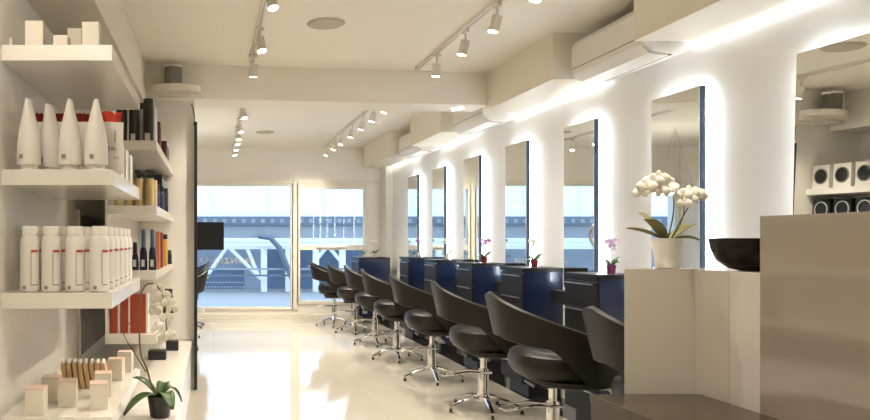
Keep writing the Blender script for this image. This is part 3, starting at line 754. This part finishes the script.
# .665 red boxes
z = sh2[3]
for i, (px, w) in enumerate(((114.3, 0.042), (124.5, 0.045), (138, 0.092))):
    x = X2(px, 4.2)
    t = box_item('red_carton', f'red brown carton on the lowest farther shelf, {["narrow left", "narrow middle", "wide right"][i]} one', 'box', x, 4.24, z, w, 0.10, 0.225, 'redbox', 0, 'red cartons on the lowest farther shelf')
    MB().box(w/2+0.0008, w/2+0.012, -0.05, 0.05, 0, 0.225).build('white_side', 'bag', t)
can('dark_bottle', 'tall black bottle at the end of the lowest farther shelf, behind the white orchid', 'bottle', X2(168, 5.0), 5.0, z, 0.035, 0.2, 'black', 'black', 0.2)
box_item('black_carton', 'flat black carton on the bench below the white orchid blooms', 'box', -0.38, 4.95, 0.39, 0.12, 0.10, 0.06, 'black')
box_item('black_carton', 'small black carton on the bench end by the partition', 'box', -0.30, 5.35, 0.39, 0.09, 0.08, 0.07, 'black')

# big white orchid on the bench
O = (-0.245, 3.34, 0.3902)
def lp(px, py, y): return ((px-213)*y/724-O[0], y-O[1], H+(239-py)*y/724-O[2])
fl = []
for (px, py, y, s) in ((157, 288, 3.5, .06), (163, 296, 3.5, .075), (158, 300, 3.52, .065), (168, 303, 3.5, .07), (155, 312, 3.52, .06), (167, 318, 3.5, .07), (172, 309, 3.54, .06), (157, 328, 3.5, .065), (170, 335, 3.5, .06), (163, 338, 3.52, .05)):
    fl.append((lp(px, py, y), (random.uniform(-.1, .7), -1, random.uniform(-.3, .3)), s, 'petal'))
orchid('potted_orchid', 'tall white orchid in a dark pot on the low bench by the left shelves', O, (0.045, 0.058, 0.10), 'potd',
       [(R(-150), 0.17, 0.075, 0.05, 0.09), (R(-60), 0.12, 0.07, 0.08, 0.10), (R(25), 0.10, 0.065, 0.11, 0.13), (R(160), 0.13, 0.06, 0.10, 0.05), (R(80), 0.12, 0.06, 0.10, 0.08)],
       [([(0, 0, 0.09), lp(151, 385, 3.36), lp(147, 368, 3.38), lp(140, 355, 3.42), lp(139, 320, 3.45), lp(140, 295, 3.48), lp(146, 283, 3.5), lp(157, 284, 3.5), lp(165, 300, 3.5), lp(166, 325, 3.5), lp(168, 338, 3.5)], 0.005),
        ([lp(146, 372, 3.38), lp(134, 352, 3.4), lp(126, 340, 3.4), lp(122, 330, 3.42), lp(131, 322, 3.42), lp(136, 312, 3.43)], 0.003)],
       fl, stemmat='stemb')

# ------------------------------------------------------------------ speaker shelf
ss = thing('speaker_shelf', 'rounded white ledge under the grey speaker, high on the partition', 'shelf', (-0.29, YP-0.13, 2.36))
q = MB(); q.prism([(0.20*math.cos(PI+PI*i/16), 0.16*math.sin(PI+PI*i/16)) for i in range(17)], 'z', 0.0, 0.05); q.build('ledge', 'white_gloss', ss)
MB().box(-0.14, 0.20, -0.03, -0.0, -0.03, -0.0005).build('bracket', 'white_gloss', ss)
sp = thing('cylinder_speaker', 'small grey cloth cylinder speaker with white top on the rounded ledge', 'speaker', (-0.31, YP-0.205, 2.4105))
MB().lathe([(0.066, 0), (0.068, 0.004), (0.068, 0.135)], seg=28).build('body', 'spk', sp, True)
MB().lathe([(0.069, 0.1355), (0.070, 0.15), (0.066, 0.155)], seg=28).build('top_ring', 'capw', sp, True)
# cable
cb_ = MB().tube([(-0.155, YP-0.015, 2.13), (-0.145, YP-0.04, 2.18), (-0.16, YP-0.03, 2.26), (-0.175, YP-0.015, 2.30)], 0.004, 6).build('cable', 'black')
tag(cb_, 'thin black cable curling above the black partition edge', 'cable')
# wall screen behind partition
tv = thing('monitor', 'black monitor held out behind the partition in front of the window', 'screen', (0, 6.16, 1.117))
MB().box(-0.145, 0.093, -0.012, 0.012, 0, 0.237, 0.003).build('screen', 'screen', tv)
MB().box(-0.24, -0.0, 0.0125, 0.03, 0.10, 0.14).build('wall_arm', 'black', tv)
MB().box(-0.26, -0.22, -0.179, 0.03, 0.09, 0.15).build('arm_bracket', 'black', tv)

# hair processor ring and ring lamp, both seen only in the mirrors
hp = thing('hair_processor', 'ring shaped hair processor on a stand seen in a mirror', 'hair processor', (-0.32, 10.25, 0))
MB().tube([(0.17*math.cos(a*PI/14), -0.03*math.sin(a*PI/14), 1.28+0.20*math.sin(a*PI/14)) for a in range(29)], 0.022, 8).build('ring', 'steel', hp, True)
MB().tube([(0.0, 0.0, 0.03), (0.0, 0.02, 1.06)], 0.015, 8).build('stand', 'black', hp)
MB().lathe([(0.2, 0.001), (0.2, 0.02), (0.05, 0.05)]).build('base', 'black', hp)
rl = thing('ring_lamp', 'glowing white ring lamp hanging on cords, seen in a mirror', 'lamp', (-0.55, 9.0, 1.78))
MB().tube([(0.23*math.cos(a*PI/16), 0.23*math.sin(a*PI/16), 0) for a in range(33)], 0.014, 8).build('ring', 'lamp', rl, True)
for a in (0, 2.1, 4.2): MB().tube([(0.23*math.cos(a), 0.23*math.sin(a), 0.012), (0, 0, 0.8195)], 0.0015, 5).build('cord', 'rail', rl)

# ------------------------------------------------------------------ ceiling items
for i, (x, y) in enumerate(((0.727, 4.66), (0.675, 9.4))):
    t = thing('ceiling_speaker', f'round flush ceiling speaker grille, {["nearer the camera", "beyond the beam"][i]}', 'speaker', (x, y, ZC), 0, 'round ceiling grilles')
    MB().lathe([(0.108, -0.012), (0.112, -0.008), (0.112, -0.0005)], seg=36).build('grille', 'grille', t, True)
    MB().lathe([(0.1125, -0.008), (0.122, -0.004), (0.122, -0.0005)], seg=36).build('rim', 'grille', t, True)
dl = thing('recessed_downlight', 'small recessed downlight under the right end of the beam', 'light', (2.10, 6.22, 2.3295))
MB().lathe([(0.045, -0.004), (0.05, 0.0)], seg=20).build('lens', 'lamp', dl)

def spot(parent, loc, target, e, ang=125, blend=1.0, col=(1.0, 0.89, 0.75), size=0.03):
    l = bpy.data.lights.new('bulb', 'SPOT'); l.energy = e; l.spot_size = R(ang); l.spot_blend = blend; l.color = col; l.shadow_soft_size = size
    o = bpy.data.objects.new('bulb', l); COL.objects.link(o)
    if parent: o.parent = parent
    o.location = loc
    o.rotation_euler = (Vector(target)).to_track_quat('-Z', 'Y').to_euler()
    return o
E_HEAD = 37
def rail(label, x, y0, y1):
    t = thing('light_track', label, 'track', (x, y0, ZC))
    MB().box(-0.016, 0.016, 0, y1-y0, -0.022, -0.0005).build('rail', 'lamp_body', t)
    MB().box(-0.005, 0.005, 0.005, y1-y0-0.005, -0.0235, -0.0222).build('groove', 'rail', t)
    MB().box(-0.018, 0.018, y1-y0+0.0002, y1-y0+0.02, -0.024, -0.0005).build('end_cap', 'rail', t)
def make_head():
    t = thing('track_spotlight', 'x', 'spotlight')
    MB().box(-0.014, 0.014, -0.03, 0.03, -0.045, -0.0245).build('adapter', 'lamp_body', t)
    MB().tube([(0, 0, -0.045), (0, 0, -0.09)], 0.008, 8).build('stem', 'lamp_body', t)
    # tilted can
    ax = Vector((-0.25, 0.10, -1)).normalized(); c = Vector((0.0, 0, -0.095))
    p0 = c; p1 = c+ax*0.092
    b_ = MB().tube([p0, p0+ax*0.01, p1], 0.029, 20).build('can', 'lamp_body', t, True)
    MB().tube([p1+ax*0.0003, p1+ax*0.003], 0.026, 20).build('lens', 'lamp', t)
    spot(t, p1+ax*0.008, ax, E_HEAD)
    return t
H0 = None
def heads(x, ys, desc, grp, rz=0):
    global H0
    for i, y in enumerate(ys):
        lab = f'white track spotlight on the {desc}, {ORD[i]} from the camera'
        if H0 is None: H0 = make_head(); H0.location = (x, y, ZC); H0['label'] = lab; H0['group'] = grp; H0.rotation_euler = (0, 0, rz)
        else: dup(H0, (x, y, ZC), rz, lab, grp)
rail('near left ceiling track running up to the beam', 0.30, -1.5, 5.62)
rail('near right ceiling track running up to the beam', 1.65, -1.5, 5.82)
rail('far left ceiling track beyond the beam', 0.30, 6.9, 10.75)
rail('far right ceiling track beyond the beam', 1.65, 6.8, 10.85)
heads(0.30, [3.8, 4.66], 'near left track', 'spotlights on the near left track', R(150))
heads(1.65, [3.65, 4.2, 4.73], 'near right track', 'spotlights on the near right track')
heads(0.30, [7.24, 8.2, 8.8, 9.26, 9.85, 10.46], 'far left track', 'spotlights on the far left track', R(150))
heads(1.65, [6.9, 7.43, 7.98, 8.58, 9.23, 9.79, 10.45], 'far right track', 'spotlights on the far right track')
dup(H0, (0.30, 5.36, ZC), R(-68), 'white track spotlight at the end of the near left track, washing the beam', 'spotlights on the near left track')
dup(H0, (1.65, 5.34, ZC), R(-68), 'white track spotlight at the end of the near right track, washing the beam', 'spotlights on the near right track')
for x in (0.30, 1.65):  # extra heads added out of view, to brighten the near part of the room
    for i, y in enumerate((2.4, 1.2, -0.2)):
        dup(H0, (x, y, ZC), R(150) if x < 1 else 0, f'added unseen white track spotlight overhead near the camera on the {"left" if x < 1 else "right"} track, {ORD[i]} row', 'added spotlights above the camera')

# downlights added in the soffit, just outside the frame, to brighten the shelves
for y, e in ((2.25, 6), (1.2, 5)):
    d = thing('recessed_downlight', f'added unseen recessed downlight under the soffit over the left shelves, {"nearer the shelves" if y > 2 else "nearer the camera"}', 'light', (-0.66, y, 2.2845), 0)
    MB().lathe([(0.035, -0.005), (0.042, 0.0)], seg=20).build('lens', 'lamp', d)
    spot(d, (0, 0, -0.012), (0.15, 0.85, -0.6), e, 140, 1.0)
# air conditioners
def make_ac(label):
    t = thing('air_conditioner', label, 'air conditioner', (XR, 0, 2.24), 0, 'air conditioners in the bulkhead')
    L = 0.40
    MB().prism([(-0.003, 0.02), (-0.12, 0.0), (-0.225, 0.015), (-0.275, 0.055), (-0.285, 0.10), (-0.280, 0.24), (-0.255, 0.275), (-0.003, 0.275)], 'y', -L, L).build('body', 'ac', t)
    MB().prism([(-0.125, -0.004), (-0.228, 0.010), (-0.279, 0.050), (-0.2815, 0.053), (-0.231, 0.006), (-0.127, -0.009)], 'y', -L+0.03, L-0.03).build('louver', 'ac', t)
    MB().box(-0.2862, -0.2848, -L+0.01, L-0.01, 0.088, 0.092).build('seam', 'acdark', t)
    MB().prism([(-0.122, -0.006), (-0.122, -0.0015), (-0.104, 0.0012), (-0.104, -0.003)], 'y', -L+0.03, L-0.03).build('outlet', 'acdark', t)
    return t
ac0 = make_ac('white wall air conditioner in the near bulkhead recess'); ac0.location.y = 4.40
dup(ac0, (XR, 6.78, 2.24), 0, 'white wall air conditioner in the recess just beyond the beam')
dup(ac0, (XR, 8.86, 2.24), 0, 'white wall air conditioner in the farthest bulkhead recess')

# ------------------------------------------------------------------ world
wd_ = bpy.data.worlds.new('world'); C.world = wd_; wd_.use_nodes = True
nt = wd_.node_tree; bg = nt.nodes['Background']
sky = nt.nodes.new('ShaderNodeTexSky'); sky.sky_type = 'HOSEK_WILKIE'; sky.turbidity = 6; sky.sun_direction = (0.3, -0.4, 0.85)
mixn = nt.nodes.new('ShaderNodeMix'); mixn.data_type = 'RGBA'; mixn.inputs[0].default_value = 0.25
mixn.inputs[6].default_value = (0.74, 0.86, 1.0, 1)
nt.links.new(sky.outputs[0], mixn.inputs[7]); nt.links.new(mixn.outputs[2], bg.inputs[0])
bg.inputs[1].default_value = 1.35

vs = C.view_settings
vs.view_transform = 'Standard'; vs.look = 'None'; vs.gamma = 1; vs.use_curve_mapping = False
vs.exposure = 1.5
